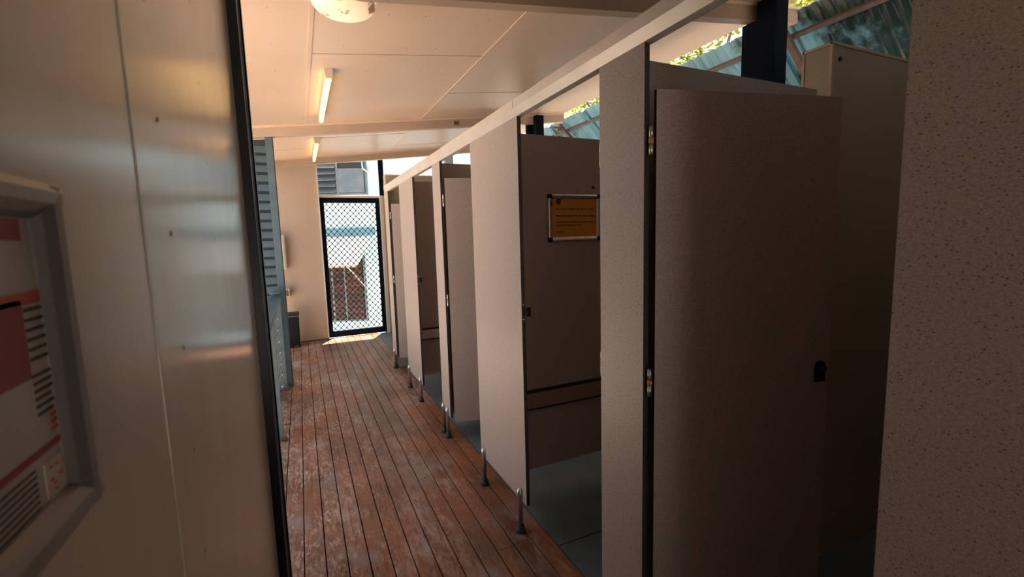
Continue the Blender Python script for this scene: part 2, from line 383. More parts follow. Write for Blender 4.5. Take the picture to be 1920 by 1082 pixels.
# near left wall with its poster
WX = -.17
def wl(b):
    box(b, WX - .09, WX, .697, 1.925, 0, 2.545, 0)
    box(b, WX - .09, WX, -2.6, .693, 0, 2.545, 0)
    box(b, WX - .09, WX - .003, .69, .70, 0, 2.545, 0)
    random.seed(11)
    for yy, z0 in ((.815, 1.464), (1.19, 1.463), (1.495, 1.465), (1.80, 1.47), (.30, 1.60)):
        for k in range(-9, 7):
            z = z0 + .1635 * k
            if z < .03 or z > 2.4 or (yy < .5 and 1.2 < z < 1.55): continue
            cy, cz = yy + random.uniform(-.006, .006), z + random.uniform(-.004, .004)
            vs = [b.verts.new((WX + .0008, cy + .0038 * math.cos(t), cz + .0042 * math.sin(t))) for t in [2 * PI * k2 / 8 for k2 in range(8)]]
            b.faces.new(vs).material_index = 1
struct(one('wall_left', [M['wall_l'], M['screw']], wl))
def joint(b): box(b, WX - .001, WX + .0015, .690, .700, 0, 2.545, .0006)
struct(one('trim_6', M['wall_l'], joint))
tag(one('corner_post', M['black'], lambda b: box(b, -.26, -.14, 1.93, 1.99, 0, 2.545, .002)),
    'black steel post at the end of the near left wall, floor to ceiling', 'post')
tag(one('corner_angle', M['bluegrey'], lambda b: (box(b, -.16, -.131, 1.995, 2.0, 0, 2.545), box(b, -.136, -.131, 1.995, 2.03, 0, 2.545))),
    'thin blue-grey metal angle running up just behind the black post', 'angle trim')

t = thing('wall_notice', 'framed printed notice with red bands on the near left wall, seen edge-on', 'notice', (WX, .28, 1.242))
Y0, Y1, Z0, Z1 = .11, .446, 1.255, 1.496
one('sheet', M['paper'], lambda b: box(b, WX + .0005, WX + .004, Y0 + .01, Y1 - .01, Z0 + .01, Z1 - .01), t)
def fr_prof(c, s, lo):  # rounded snap frame
    return [(WX + .0005, c), (WX + .013, c), (WX + .016, c + s * .006), (WX + .015, c + s * .014), (WX + .010, c + s * .021), (WX + .005, c + s * .025), (WX + .0005, c + s * .025)]
for nm, c, s in (('bottom', Z0, 1), ('top', Z1, -1)):
    bm = nb(); prism(bm, fr_prof(c, s, 0), 'y', Y0, Y1); obj('frame_rail', bm, M['framegrey'], t)
for c, s in ((Y0, 1), (Y1, -1)):
    bm = nb(); prism(bm, [(p[0], p[1]) for p in fr_prof(c, s, 0)], 'z', Z0 + .002, Z1 - .002); obj('frame_rail', bm, M['framegrey'], t)
def pr(b, ya, yb, za, zb, mi=0): box(b, WX + .004, WX + .0046, ya, yb, za, zb, 0, mi)
def printing(b):
    pr(b, .15, .408, 1.456, 1.470, 0)
    random.seed(4)
    pr(b, .17, .3965, 1.366, 1.418, 0); pr(b, .17, .430, 1.4145, 1.4225, 1)
    for k in range(6): pr(b, .399, .399 + random.uniform(.022, .029), 1.4095 - .0066 * k, 1.4118 - .0066 * k, 2)
    for k in range(6): pr(b, .398, .398 + random.uniform(.018, .026), 1.3655 - .0052 * k, 1.3675 - .0052 * k, 2)
    pr(b, .425, .436, 1.351, 1.361, 3)
    for k in range(3): pr(b, .412, .412 + random.uniform(.018, .026), 1.3345 - .005 * k, 1.337 - .005 * k, 1)
    pr(b, .15, .441, 1.314, 1.3185, 0)
    pr(b, .395, .441, 1.274, 1.307, 4)
    for k in range(8): pr(b, .15, .385, 1.307 - .0042 * k, 1.3082 - .0042 * k, 2)
    for k in range(14):
        yy, zz = random.uniform(.397, .435), random.uniform(1.276, 1.303); box(b, WX + .0046, WX + .005, yy, yy + .004, zz, zz + .0016, 0, 1)
one('printing', [M['red'], M['redorange'], M['ink'], M['blueprint'], M['greenprint']], printing, t)

# far wall, security door
def wf(b): prism(b, [(-1.0, 0), (.299, 0), (.299, 2.55), (-1.0, 2.40)], 'y', 7.22, 7.31)
struct(one('wall_far', M['cream'], wf))
struct(one('wall_far', M['cream'], lambda b: box(b, 1.17, 3.1, 7.22, 7.31, 0, 2.12)))
struct(one('trim_7', M['white'], lambda b: (box(b, 1.150, 1.176, 7.20, 7.32, 0, 2.12), box(b, 1.178, 1.2, 7.205, 7.22, 0, 2.12))))
struct(one('trim_8', M['white'], lambda b: (box(b, .295, 1.17, 7.25, 7.31, 2.085, 2.118), box(b, .285, .303, 7.205, 7.32, 0, 2.53))))
struct(one('trim_9', M['rust'], lambda b: box(b, -.36, .30, 7.205, 7.219, 0, .012)))
t = thing('door_1', None, None, (.30, 7.25, 0)); struct(t)
DX0, DX1, DZ0, DZ1 = .303, 1.150, .012, 2.085
def dframe(b):
    box(b, DX0, DX0 + .06, 7.235, 7.275, DZ0, DZ1, .003); box(b, DX1 - .06, DX1, 7.235, 7.275, DZ0, DZ1, .003)
    box(b, DX0 + .05, DX1 - .05, 7.237, 7.273, DZ1 - .075, DZ1, .003); box(b, DX0 + .05, DX1 - .05, 7.237, 7.273, DZ0, DZ0 + .09, .003)
one('frame', M['navy'], dframe, t)
def grille(b):
    gx0, gx1, gz0, gz1 = DX0 + .055, DX1 - .055, DZ0 + .085, DZ1 - .07
    px_, pz = .0805, .088
    nx = int((gx1 - gx0) / px_) + 2; nz = int((gz1 - gz0) / pz) + 2
    def bar(p, q):
        d = Vector((q[0] - p[0], 0, q[1] - p[1]));
        # clip to opening
        for (u, v) in ((p, q),):
            if not (gx0 - .001 <= min(u[0], v[0]) and max(u[0], v[0]) <= gx1 + .02 and gz0 - .02 <= min(u[1], v[1]) and max(u[1], v[1]) <= gz1 + .02): return
        n = Vector((-d.z, 0, d.x)).normalized() * .0036
        prof = [(p[0] + n.x, p[1] + n.z), (q[0] + n.x, q[1] + n.z), (q[0] - n.x, q[1] - n.z), (p[0] - n.x, p[1] - n.z)]
        prism(b, prof, 'y', 7.254, 7.256)
    for i in range(nx):
        for j in range(nz):
            x0, z0 = gx0 + i * px_, gz0 + j * pz
            c = (x0 + px_ / 2, z0 + pz / 2)
            for q in ((x0, z0), (x0 + px_, z0), (x0, z0 + pz), (x0 + px_, z0 + pz)): bar(c, q)
            for (kx, kz) in ((x0, z0), c):
                if gx0 < kx < gx1 and gz0 < kz < gz1: box(b, kx - .0085, kx + .0085, 7.252, 7.258, kz - .011, kz + .011)
one('grille', M['navy'], grille, t)
one('hinge', M['black'], lambda b: box(b, DX0 - .012, DX0 + .012, 7.223, 7.237, 1.9, 1.99, .003), t)
one('hinge', M['black'], lambda b: box(b, DX0 - .012, DX0 + .012, 7.223, 7.237, .1, .19, .003), t)
one('hinge', M['black'], lambda b: box(b, DX1 - .012, DX1 + .008, 7.223, 7.237, .02, .14, .003), t)
# unseen enclosing walls, darkened and sized to hold back light from the cubicles
struct(one('wall_back', M['bench'], lambda b: box(b, .895, 3.1, -1.0, -.9, 0, 2.9)))
struct(one('wall_back', M['bench'], lambda b: (box(b, -.26, .05, -2.7, -2.6, 0, 2.5), box(b, .05, .90, -2.7, -2.6, 2.3, 2.6), box(b, .895, 1.0, -2.6, -1.0, 0, 2.6))))
struct(one('wall_right', M['postgrey'], lambda b: box(b, 3.0, 3.1, -.9, 7.22, 0, 2.28)))

# steel posts
def post(x0, x1, y0, y1, z0, z1, side, label):
    t = thing('steel_post', label, 'post', ((x0 + x1) / 2, (y0 + y1) / 2, z0), group='dark posts carrying the roof beams')
    one('column', M['navy'], lambda b: box(b, x0, x1, y0, y1, z0, z1, .003), t)
    one('channel', M['navy'], side, t)
post(2.81, 2.925, 2.03, 2.165, 0, CZ(2.8) + .0, lambda b: box(b, 2.83, 2.905, 2.166, 2.29, 0, BZ(2.83), .003), 'dark navy steel post rising behind the big open door, nearest roof post')
post(2.66, 2.76, 4.94, 5.02, 0, BZ(2.66) + .08, lambda b: box(b, 2.62, 2.72, 5.10, 5.156, 0, CZ(2.62), .003), 'dark navy steel post above the divider with the orange sign, farther roof post')
tag(one('steel_post', M['navy'], lambda b: box(b, 1.178, 1.25, 7.318, 7.362, -.02, 2.70, .003)),
    'slim dark post standing at the right of the mesh door, rising to the last beam', 'post')

# ------------------------------------------------------------ cubicles
PT, PB = 1.966, .165
def leg(parent, y, x=XP - .006):
    def f(b):
        lathe(b, x, y, [(.0125, .03), (.0125, PB + .018), (.0155, PB + .022), (.0155, PB + .045), (.012, PB + .058), (.004, PB + .064)], 16)
    l = one('leg', M['alu'], f, parent)
    one('foot', M['rubber'], lambda b: lathe(b, x, y, [(.023, .0025), (.024, .012), (.019, .018), (.0165, .040), (.013, .042)], 16), l)
def front_panel(y0, y1, legs, label, name='front_panel', marks=()):
    t = thing(name, label, 'partition panel', (XP, (y0 + y1) / 2, 0), group='speckled panels of the cubicle front')
    def f(b):
        box(b, XP, XP + .018, y0, y1, PB, PT, 0)
        for fc in b.faces:
            c = fc.calc_center_median()
            if abs(c.y - y0) < 1e-4 or abs(c.y - y1) < 1e-4: fc.material_index = 1
    one('panel', [M['laminate'], M['edge']], f, t)
    for y, z in marks: one('screw_cap', M['chrome'], lambda b: box(b, XP - .002, XP, y - .004, y + .004, z - .006, z + .006, .001), t)
    for y in legs: leg(t, y)
    return t
front_panel(-.899, .417, (-.12, .357), 'speckled grey panel filling the right edge, nearest to the viewer')
front_panel(1.028, 1.236, (1.085, 1.18), 'narrow speckled pink-grey panel beside the big open door')
pB = front_panel(1.838, 2.44, (1.898, 2.382), 'wide speckled panel in the middle, left of the cubicle with the orange sign', marks=((2.36, .62), (1.92, .56)))
front_panel(3.05, 3.245, (3.104, 3.206), 'narrow speckled panel, third panel from the far end')
pD = front_panel(3.87, 4.44, (3.927, 4.376), 'wide speckled panel, second from the far end', marks=((3.93, .56), (4.36, .66)))
front_panel(5.04, 5.148, (5.135,), 'slim speckled end panel at the far end of the cubicle front')
# head rail
def rail(b):
    prism(b, [(XP - .022, 2.030), (XP - .022, 1.994), (XP - .003, 1.966), (XP + .026, 1.966), (XP + .026, 2.030)], 'y', -.899, 5.15)
t = thing('head_rail', 'long pale metal head rail running along the top of all cubicle fronts', 'rail', (XP, 2, 1.96))
one('rail_tube', M['rail'], rail, t)
one('channel', M['edge'], lambda b: (box(b, XP + .0265, XP + .029, -.89, 5.14, 1.967, 2.0)), t)
one('rail_joiner', M['alu'], lambda b: box(b, XP - .0235, XP - .0215, 1.83, 1.834, 1.995, 2.030), t)

# dividers with shower walls behind them
def divider(y, x1, label, name='divider_panel'):
    t = thing(name, label, 'partition panel', (1.4, y, 0), group='speckled dividers between the cubicles')
    def f(b):
        box(b, XP + .03, x1, y, y + .016, .157, 1.97)
        for fc in b.faces:
            if abs(fc.calc_center_median().x - x1) < 1e-4 or abs(fc.calc_center_median().z - 1.97) < 1e-4: fc.material_index = 1
    one('panel', [M['laminate'], M['edge']], f, t)
    one('support_leg', M['alu'], lambda b: lathe(b, x1 - .03, y + .008, [(.0125, .0), (.0125, .16)], 12), t)
    return t
divider(.13, 1.82, 'speckled divider panel behind the nearest speckled panel, at the right edge')
divider(1.137, 1.82, 'speckled divider panel rising behind the big open door')
divider(2.15, 1.82, 'speckled divider panel carrying the orange sign and brown bench board')
divider(3.15, 1.82, 'speckled divider panel seen above the half-open middle door')
divider(4.18, 1.82, 'dark speckled divider panel in the opening with a pale bench, far row')
def shower_wall(y, x0, label, grp='cream shower walls between the cubicles'):
    t = thing('shower_wall', label, 'wall panel', ((x0 + 3) / 2, y, 0), group=grp)
    one('board', M['shower'], lambda b: box(b, x0 + .004, 2.999, y + .002, y + .118, 0, 2.150), t)
    def trim(b):
        box(b, x0, x0 + .012, y, y + .012, 0, 2.152, .002); box(b, x0, x0 + .012, y + .108, y + .12, 0, 2.152, .002)
        box(b, x0, 2.999, y - .001, y + .012, 2.146, 2.158, .002); box(b, x0, 2.999, y + .108, y + .121, 2.146, 2.158, .002)
        box(b, x0, x0 + .012, y, y + .12, 2.146, 2.158, .002)
    one('edge_trim', M['cream'], trim, t)
    return t
s0 = shower_wall(1.137, 1.905, 'tall cream shower wall at upper right, rising above the speckled divider')
one('plug_hole', M['ink'], lambda b: tube(b, [(1.955, 1.1345, 2.098), (1.955, 1.139, 2.098)], .0085, 12), s0)
shower_wall(.13, 1.905, 'cream shower wall behind the nearest speckled panel at the right edge')
shower_wall(2.15, 1.905, 'cream shower wall hidden behind the orange sign divider', )
shower_wall(3.15, 1.905, 'cream shower wall behind the middle half-open door')
shower_wall(4.18, 1.905, 'cream shower wall behind the far bench opening')
shower_wall(5.16, .895, 'cream end wall closing the far end of the cubicle row beside the mesh door')

# concrete hob and bench in the near cubicle
tag(one('shower_hob', M['shower'], lambda b: prism(b, [(1.92, 0), (3.0, 0), (3.0, .16), (1.92, .16)], 'y', -.89, -.2)), 'cream step at the back of the nearest cubicle', 'step')
def bench(y, ymin, label, m):
    t = thing('bench', label, 'bench', (1.3, y - .02, .5))
    one('seat', m, lambda b: box(b, XP + .05, 1.8, y - .028, y - .002, .515, .598, .002), t)
    one('shadow_strip', M['rubber'], lambda b: box(b, XP + .05, 1.8, y - .02, y - .001, .600, .612), t)  # black strip drawn in for the shadow gap above the board
    one('batten', M['rubber'], lambda b: box(b, XP + .05, 1.8, y - .02, y - .001, .504, .513), t)  # black strip drawn in for the shade along the board's lower edge
bench(2.15, 0, 'brown bench board across the divider below the orange sign', M['bench'])
bench(4.18, 0, 'pale bench board across the dark divider in the far row', M['cream'])

# orange sign
t = thing('wall_sign', 'orange water-saving sign in a silver snap frame on the middle divider', 'sign', (1.375, 2.149, 1.41))
SX0, SX1, SZ0, SZ1, SY = 1.212, 1.545, 1.415, 1.667, 2.149
one('sheet', M['signorange'], lambda b: box(b, SX0 + .01, SX1 - .01, SY - .004, SY - .0005, SZ0 + .01, SZ1 - .01), t)
def sp(c, s): return [(SY - .0005, c), (SY - .013, c), (SY - .016, c + s * .007), (SY - .014, c + s * .015), (SY - .008, c + s * .023), (SY - .0005, c + s * .025)]
for c, s in ((SZ0, 1), (SZ1, -1)):
    bm = nb(); prism(bm, sp(c, s), 'x', SX0 + .022, SX1 - .022); obj('frame_rail', bm, M['alu'], t)
for c, s in ((SX0, 1), (SX1, -1)):
    bm = nb(); prism(bm, [(q[1], q[0]) for q in sp(c, s)], 'z', SZ0 + .022, SZ1 - .022); obj('frame_rail', bm, M['alu'], t)
for cx in (SX0 - .001, SX1 - .023):
    for cz in (SZ0 - .001, SZ1 - .023):
        one('corner_cap', M['darkcap'], lambda b: box(b, cx, cx + .024, SY - .0175, SY - .001, cz, cz + .024, .005), t)
one('red_tab', M['red'], lambda b: box(b, SX0 + .009, SX0 + .023, SY - .0165, SY - .012, 1.607, 1.625), t)
def text_mesh(txt, size, m, parent, loc, rot, name='lettering', width=None, bold=0.0):
    c = bpy.data.curves.new('txt', 'FONT'); c.body = txt; c.size = size; c.extrude = .0002; c.offset = bold; c.resolution_u = 2
    o = bpy.data.objects.new('tmp', c); COL.objects.link(o)
    bpy.context.view_layer.update()
    me = bpy.data.meshes.new_from_object(o.evaluated_get(bpy.context.evaluated_depsgraph_get()))
    COL.objects.unlink(o); bpy.data.objects.remove(o)
    wd = max(v.co.x for v in me.vertices) - min(v.co.x for v in me.vertices)
    bm = nb(); bm.from_mesh(me); bpy.data.meshes.remove(me)
    if width: bmesh.ops.scale(bm, vec=(width / wd, 1, 1), verts=bm.verts)
    bm.transform(Matrix.Translation(loc) @ rot)
    for f in bm.faces: f.material_index = 0
    return obj(name, bm, m, parent)
RX = Matrix.Rotation(PI / 2, 4, 'X')
for txt, z, wd in (('We rely on rainfall to fill our water tanks.', 1.585, .248), ('Please help conserve our fresh water supplies.', 1.5485, .252),
                   ('Keep showers short and ensure taps are', 1.516, .256), ('turned off when not in use.', 1.4985, .165), ('Thanks!', 1.462, .046)):
    text_mesh(txt, .0125, M['ink'], t, (1.263, SY - .0046, z), RX, width=wd, bold=.0003)
def emblem(b):
    tube(b, [(1.279, SY - .0046, 1.629), (1.279, SY - .004, 1.629)], .016, 24)
one('emblem', M['ink'], emblem, t)
one('emblem_band', M['signorange'], lambda b: (box(b, 1.267, 1.291, SY - .0052, SY - .0045, 1.633, 1.6345), box(b, 1.267, 1.291, SY - .0052, SY - .0045, 1.622, 1.6235)), t)
tag(one('wall_hook', M['ink'], lambda b: (box(b, 1.498, 1.508, 2.143, 2.1495, 1.700, 1.716, .002), box(b, 1.500, 1.506, 2.130, 2.144, 1.701, 1.706, .001))),
    'tiny black hook on the divider just above the orange sign', 'hook')

# latch keepers on front panels
def keeper(p, y, z):
    k = one('latch_keeper', M['blackplastic'], lambda b: box(b, XP + .0175, XP + .04, y - .016, y - .001, z - .02, z + .02, .003), p)
    for dz in (-.033, .033): one('screw', M['chrome'], lambda b: box(b, XP + .004, XP + .012, y - .0025, y - .0005, z + dz - .003, z + dz + .003), p)
keeper(pB, 1.838, 1.105); keeper(pD, 3.87, 1.10)

# doors: hinge axis, angle of the leaf from +X, length, z range
def cub_door(hx, hy, ang, L, z0, z1, label, latch=True, htop=(1.665, 1.742), hlow=(.968, 1.05), handed=1):
    t = thing('cubicle_door', label, 'door', (hx, hy, z0), math.radians(ang), group='speckled cubicle doors')
    def f(b):
        box(b, .004, L, -.007, .007, 0, z1 - z0)
        for fc in b.faces:
            c = fc.calc_center_median()
            if abs(c.x - .004) < 1e-4 or abs(c.x - L) < 1e-4: fc.material_index = 1
    one('leaf', [M['laminate'], M['edge']], f, t, True)
    for a, c in (htop, hlow):
        m_ = (a + c) / 2 - z0
        h = one('hinge', M['alu'], lambda b: (lathe(b, -.008, 0, [(.0065, a - z0), (.0065, m_ - .008)], 12), lathe(b, -.008, 0, [(.0065, m_ + .008), (.0065, c - z0)], 12)), t, True)
        one('hinge_bush', M['hingeblock'], lambda b: lathe(b, -.008, 0, [(.0075, m_ - .008), (.0075, m_ + .008)], 12), h, True)
    if latch:
        zz = 1.0 - z0
        def lt(b):
            prof = [(L - .055, zz - .04), (L - .02, zz - .04), (L - .02, zz + .01)] + [(L - .0375 + .0175 * math.cos(a), zz + .01 + .0175 * math.sin(a)) for a in [PI * k / 8 for k in range(1, 8)]] + [(L - .055, zz + .01)]
            prism(b, prof, 'y', -.0145, -.007)
        h = one('latch', M['blackplastic'], lt, t, True)
        one('latch_knob', M['darkcap'], lambda b: tube(b, [(L - .0375, -.0145, zz + .006), (L - .0375, -.028, zz + .006)], .009, 16), h, True)
    return t
cub_door(.915, 1.014, -12.8, .62, .15, 1.84, 'large speckled door swung open in the nearest cubicle, right of the narrow pink-grey panel')
cub_door(.915, 3.036, -18, .60, .14, 1.852, 'speckled door standing open between the middle wide panel and the narrow panel beyond', htop=(1.664, 1.745), hlow=(.975, 1.058))
cub_door(.915, 5.028, -16, .60, .14, 1.831, 'farthest speckled door, ajar in the last cubicle beside the end post', htop=(1.67, 1.745), hlow=(.975, 1.06))
cub_door(.915, 1.250, 15, .585, .15, 1.84, 'speckled door folded into the cubicle with the orange sign, behind the narrow panel', latch=False)
cub_door(.915, 3.259, 15, .585, .14, 1.84, 'speckled door folded back in the far opening with the pale bench', latch=False)

# ------------------------------------------------------------ lights
def batten(y0, y1, x, label):
    zc = CZ(x)
    t = thing('tube_light', label, 'ceiling light', (x, (y0 + y1) / 2, zc - .08), group='fluorescent batten lights on the ceiling')
    one('housing', M['fitting'], lambda b: box(b, x - .02, x + .02, y0 + .01, y1 - .01, zc - .035, zc - .003, .003), t)
    one('end_box', M['fitting'], lambda b: prism(b, [(x - .03, zc - .004), (x + .03, zc + .003), (x + .024, zc - .062), (x - .020, zc - .062)], 'y', y0, y0 + .10), t)
    one('end_box', M['fitting'], lambda b: box(b, x - .02, x + .02, y1 - .04, y1, zc - .06, zc - .003, .004), t)
    one('tube', M['tube'], lambda b: tube(b, [(x, y0 + .03, zc - .064), (x, y1 - .02, zc - .064)], .0175, 16), t)
    one('tube_cap', M['tubeend'], lambda b: tube(b, [(x, y1 - .028, zc - .064), (x, y1 - .002, zc - .064)], .0165, 16), t)
batten(3.43, 4.66, .262, 'lit yellow tube light on the ceiling, nearer of the two')
batten(5.69, 6.88, .262, 'lit yellow tube light on the ceiling beyond the first beam, farther of the two')
t = thing('dome_light', 'round opal dome light with a brown stain at the top of the picture', 'ceiling light', (.268, 2.36, 2.5))
zc = CZ(.268)
one('base_ring', M['fitting'], lambda b: lathe(b, .268, 2.36, [(.10, zc + .01), (.125, zc + .005), (.125, zc - .02), (.10, zc - .02)], 36), t)
def dm(b):
    pr_ = [(.118, zc - .018)] + [(.148 * math.cos(a) ** .62 if math.cos(a) > 0 else 0.001, zc - .045 - .072 * math.sin(a)) for a in [PI / 2 * k / 12 for k in range(13)]]
    pr_[-1] = (.002, zc - .117)
    lathe(b, .268, 2.36, pr_, 40)
one('dome', M['dome'], dm, t)

# ------------------------------------------------------------ balustrade and louvre screen
t = thing('balustrade', 'blue-grey wire balustrade with flat top rail along the left side of the deck', 'railing', (-.245, 3.5, 0))
one('top_rail', M['bluegrey'], lambda b: box(b, -.30, -.205, 2.03, 4.90, .885, .935, .004), t)
def bpost(y, z1, cap):
    p = one('post', M['postgrey'], lambda b: box(b, -.28, -.208, y, y + .012 if not cap else y + .05, .008, z1, .002), t)
    one('base_plate', M['rust'], lambda b: box(b, -.30, -.19, y - .015, y + .06, .003, .012, .001), p)
    if cap: one('post_cap', M['bluegrey'], lambda b: box(b, -.295, -.20, y - .015, y + .06, z1 - .002, z1 + .03, .01), p)
bpost(3.63, .884, False); bpost(4.90, .955, True); bpost(2.07, .884, False)
for k in range(8):
    z = .847 - .1075 * k
    wr = one('wire', M['chrome'], lambda b: tube(b, [(-.245, 2.08, z), (-.245, 4.90, z)], .0022, 6), t)
    for y0 in (4.70, 2.14):
        def tb(b):
            tube(b, [(-.245, y0, z), (-.245, y0 + .02, z), (-.245, y0 + .03, z), (-.245, y0 + .1, z), (-.245, y0 + .11, z), (-.245, y0 + .16, z)], [.003, .005, .0085, .0085, .005, .004], 8)
        one('turnbuckle', M['chrome'], tb, wr)
t = thing('louvre_screen', 'tall blue-grey louvred screen behind the railing, left of the far wall', 'screen', (-.8, 5.06, 0))
def fr(b):
    box(b, -.228, -.165, 5.03, 5.09, .0, BZ(-.2), .003)
one('post', M['bluegrey'], fr, t)
one('post', M['bluegrey'], lambda b: box(b, -1.56, -1.50, 5.03, 5.09, .0, BZ(-1.5), .003), t)
one('edge_strip', M['black'], lambda b: box(b, -.1645, -.160, 5.035, 5.095, 0, BZ(-.16) - .01), t)
def slats(b):
    z = .06
    while z < BZ(-.5) - .06:
        prism(b, [(5.036, z), (5.040, z - .002), (5.062, z + .060), (5.058, z + .062)], 'x', -1.50 if z < BZ(-1.5) - .08 else -.52, -.228)
        z += .09
one('slats', M['slat'], slats, t)
one('shade_backing', M['slatshade'], lambda b: prism(b, [(-1.5, .02), (-.228, .02), (-.228, BZ(-.228) - .01), (-1.5, BZ(-1.5) - .01)], 'y', 5.08, 5.088), t)  # dark sheet added for the shaded bands between the blades

# bin, dispenser, small box on the far wall
t = thing('pedal_bin', 'slim black pedal bin standing against the far wall by the railing end', 'bin', (-.16, 6.99, 0))
def binb(b):
    vs = box(b, -.245, -.085, 6.90, 7.10, .004, .44, .012)
    for v in vs:
        if v.is_valid and v.co.z < .1: v.co.x = -.165 + (v.co.x + .165) * .9
one('body', M['blackplastic'], binb, t)
one('lid', M['darkcap'], lambda b: box(b, -.252, -.078, 6.892, 7.108, .44, .475, .012), t)
one('pedal', M['chrome'], lambda b: box(b, -.17, -.11, 6.86, 6.905, .02, .028, .003), t)
one('lid_band', M['alu'], lambda b: box(b, -.254, -.076, 6.890, 7.110, .430, .437, .001), t)
t = thing('towel_dispenser', 'white rounded dispenser on the far wall beside the louvred screen', 'dispenser', (-.3, 7.16, 1.07))
one('body', M['white'], lambda b: box(b, -.42, -.180, 7.11, 7.219, 1.07, 1.56, .03), t)
one('slot', M['ink'], lambda b: box(b, -.38, -.22, 7.12, 7.16, 1.066, 1.071), t)
t = thing('wall_box', 'small open peach-coloured box shelf on the far wall above the bin', 'shelf', (-.25, 7.15, .68))
one('tray', M['cream'], lambda b: (box(b, -.33, -.185, 7.10, 7.219, .69, .70), box(b, -.33, -.185, 7.10, 7.219, .79, .80), box(b, -.33, -.32, 7.10, 7.219, .70, .79)), t)
one('side', M['white'], lambda b: box(b, -.187, -.178, 7.09, 7.219, .68, .805, .001), t)

# ------------------------------------------------------------ awning outside on the right
t = thing('awning', 'weathered corrugated awning sloping down outside the eave, beyond the dark posts', 'awning', (3.6, 3.5, 2.0))
AX, AZ, SL = 3.24, 2.95, .92
def dn(u): k = 1 / math.hypot(1, SL); return (AX + u * k, AZ - u * k * SL)
def sheets(y0, y1, off=0):
    def f(b):
        n = int((y1 - y0) / .0127); rows = [0, .7, 1.5, 2.3]; grid = []
        k = 1 / math.hypot(1, SL)
        for i in range(n + 1):
            y = y0 + (y1 - y0) * i / n; h = .0095 * math.sin(2 * PI * y / .076)
            col = []
            for u in rows:
                x, z = dn(u); col.append((b.verts.new((x + SL * k * (h), y, z + k * h)), b.verts.new((x + SL * k * (h + .0015), y, z + k * (h + .0015)))))
            grid.append(col)
        for A, B in zip(grid, grid[1:]):
            for j in range(len(rows) - 1):
                for s in (0, 1):
                    q = (A[j][s], B[j][s], B[j + 1][s], A[j + 1][s]); fc = b.faces.new(q if s else q[::-1]); fc.smooth = True
            b.faces.new((A[0][0], A[0][1], B[0][1], B[0][0])); b.faces.new((A[-1][1], A[-1][0], B[-1][0], B[-1][1]))
    return f
for y0, y1 in ((-.6, .84), (.82, 2.27), (2.25, 3.67), (3.65, 5.10), (5.08, 6.5), (6.48, 7.9)):
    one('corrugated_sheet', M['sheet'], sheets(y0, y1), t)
def slope_bar(b, u0, u1, y, wd, off, th):
    k = 1 / math.hypot(1, SL); (xa, za), (xb, zb) = dn(u0), dn(u1)
    ox, oz = -SL * k * off, -k * off; tx, tz = -SL * k * th, -k * th
    prism(b, [(xa + ox, za + oz), (xb + ox, zb + oz), (xb + ox + tx, zb + oz + tz), (xa + ox + tx, za + oz + tz)], 'y', y - wd / 2, y + wd / 2)
for u in (.14, 1.2, 2.2):
    one('purlin', M['steelbrown'], lambda b: slope_bar(b, u, u + .03, 3.65, 8.4, .010, .035), t)
for y in (2.29, 5.33, 7.7, -.4):
    one('strut', M['steelbrown'], lambda b: slope_bar(b, .03, 2.3, y, .045, .046, .035), t)
for y in (2.42, 3.9, 4.8, 5.62, 1.0):
    one('rafter', M['bandblue'], lambda b: slope_bar(b, .0, 2.3, y, .06, .0105, .03), t)
for y in (2.29, 5.33):
    one('bracket', M['steelbrown'], lambda b: (box(b, 3.12, 3.24, y - .03, y + .03, 2.83, 2.86, .003), box(b, 3.2, 3.235, y - .035, y + .035, 2.80, 2.90, .003)), t)

# ------------------------------------------------------------ trees beyond
def tree(x, y, zc, r, nleaf, seed, m, label, base=-.91, size=.085):
    random.seed(seed)
    t = thing('tree', label, 'tree', (x, y, base), group='trees beyond the awning')
    br = nb()
    tube(br, [(x, y, base), (x + .1, y - .1, zc - r), (x, y, zc)], [.16, .12, .05], 10)
    for k in range(14):
        a = random.uniform(0, 2 * PI); e = random.uniform(-.2, 1.0); z0 = zc - r * random.uniform(.2, .9)
        tube(br, [(x, y, z0), (x + r * .45 * math.cos(a), y + r * .45 * math.sin(a), z0 + r * .3 * e + .2), (x + r * .85 * math.cos(a), y + r * .85 * math.sin(a), z0 + r * .7 * e + .3)], [.05, .03, .008], 6)
    obj('trunk', br, M['trunk'], t)
    bm = nb(); cl = []
    for k in range(70):
        v = Vector((random.gauss(0, 1), random.gauss(0, 1), random.gauss(0, .8))); v = v.normalized() * random.uniform(.45, 1) * r; cl.append(Vector((x, y, zc)) + v)
    for k in range(nleaf):
        c = random.choice(cl) + Vector((random.gauss(0, .2), random.gauss(0, .2), random.gauss(0, .16))) * (r / 2.0)
        R_ = Matrix.Rotation(random.uniform(0, 2 * PI), 3, 'Z') @ Matrix.Rotation(random.uniform(-1.1, 1.1), 3, 'X') @ Matrix.Rotation(random.uniform(-.6, .6), 3, 'Y')
        s = size * random.uniform(.7, 1.3)
        P = [Vector(p) * s for p in ((-1, 0, 0), (-.3, .34, .06), (.45, .3, .05), (1, 0, -.1), (.45, -.3, .05), (-.3, -.34, .06))]
        vs = [bm.verts.new(c + R_ @ p) for p in P]
        bm.faces.new((vs[0], vs[1], vs[2], vs[3])); bm.faces.new((vs[0], vs[3], vs[4], vs[5]))
    me = bpy.data.meshes.new('foliage'); bm.transform(MW[t.name].inverted()); bm.to_mesh(me); bm.free(); me.materials.append(m)
    o = bpy.data.objects.new('foliage', me); COL.objects.link(o); o.parent = t
tree(9.4, 8.2, 5.6, 1.9, 5200, 1, M['leafy'], 'yellow-green leafy tree seen between the eave and the awning left of the dark post')
tree(8.0, 4.4, 5.3, 1.6, 4200, 2, M['leafy'], 'yellow-green tree top at the upper right above the awning edge')
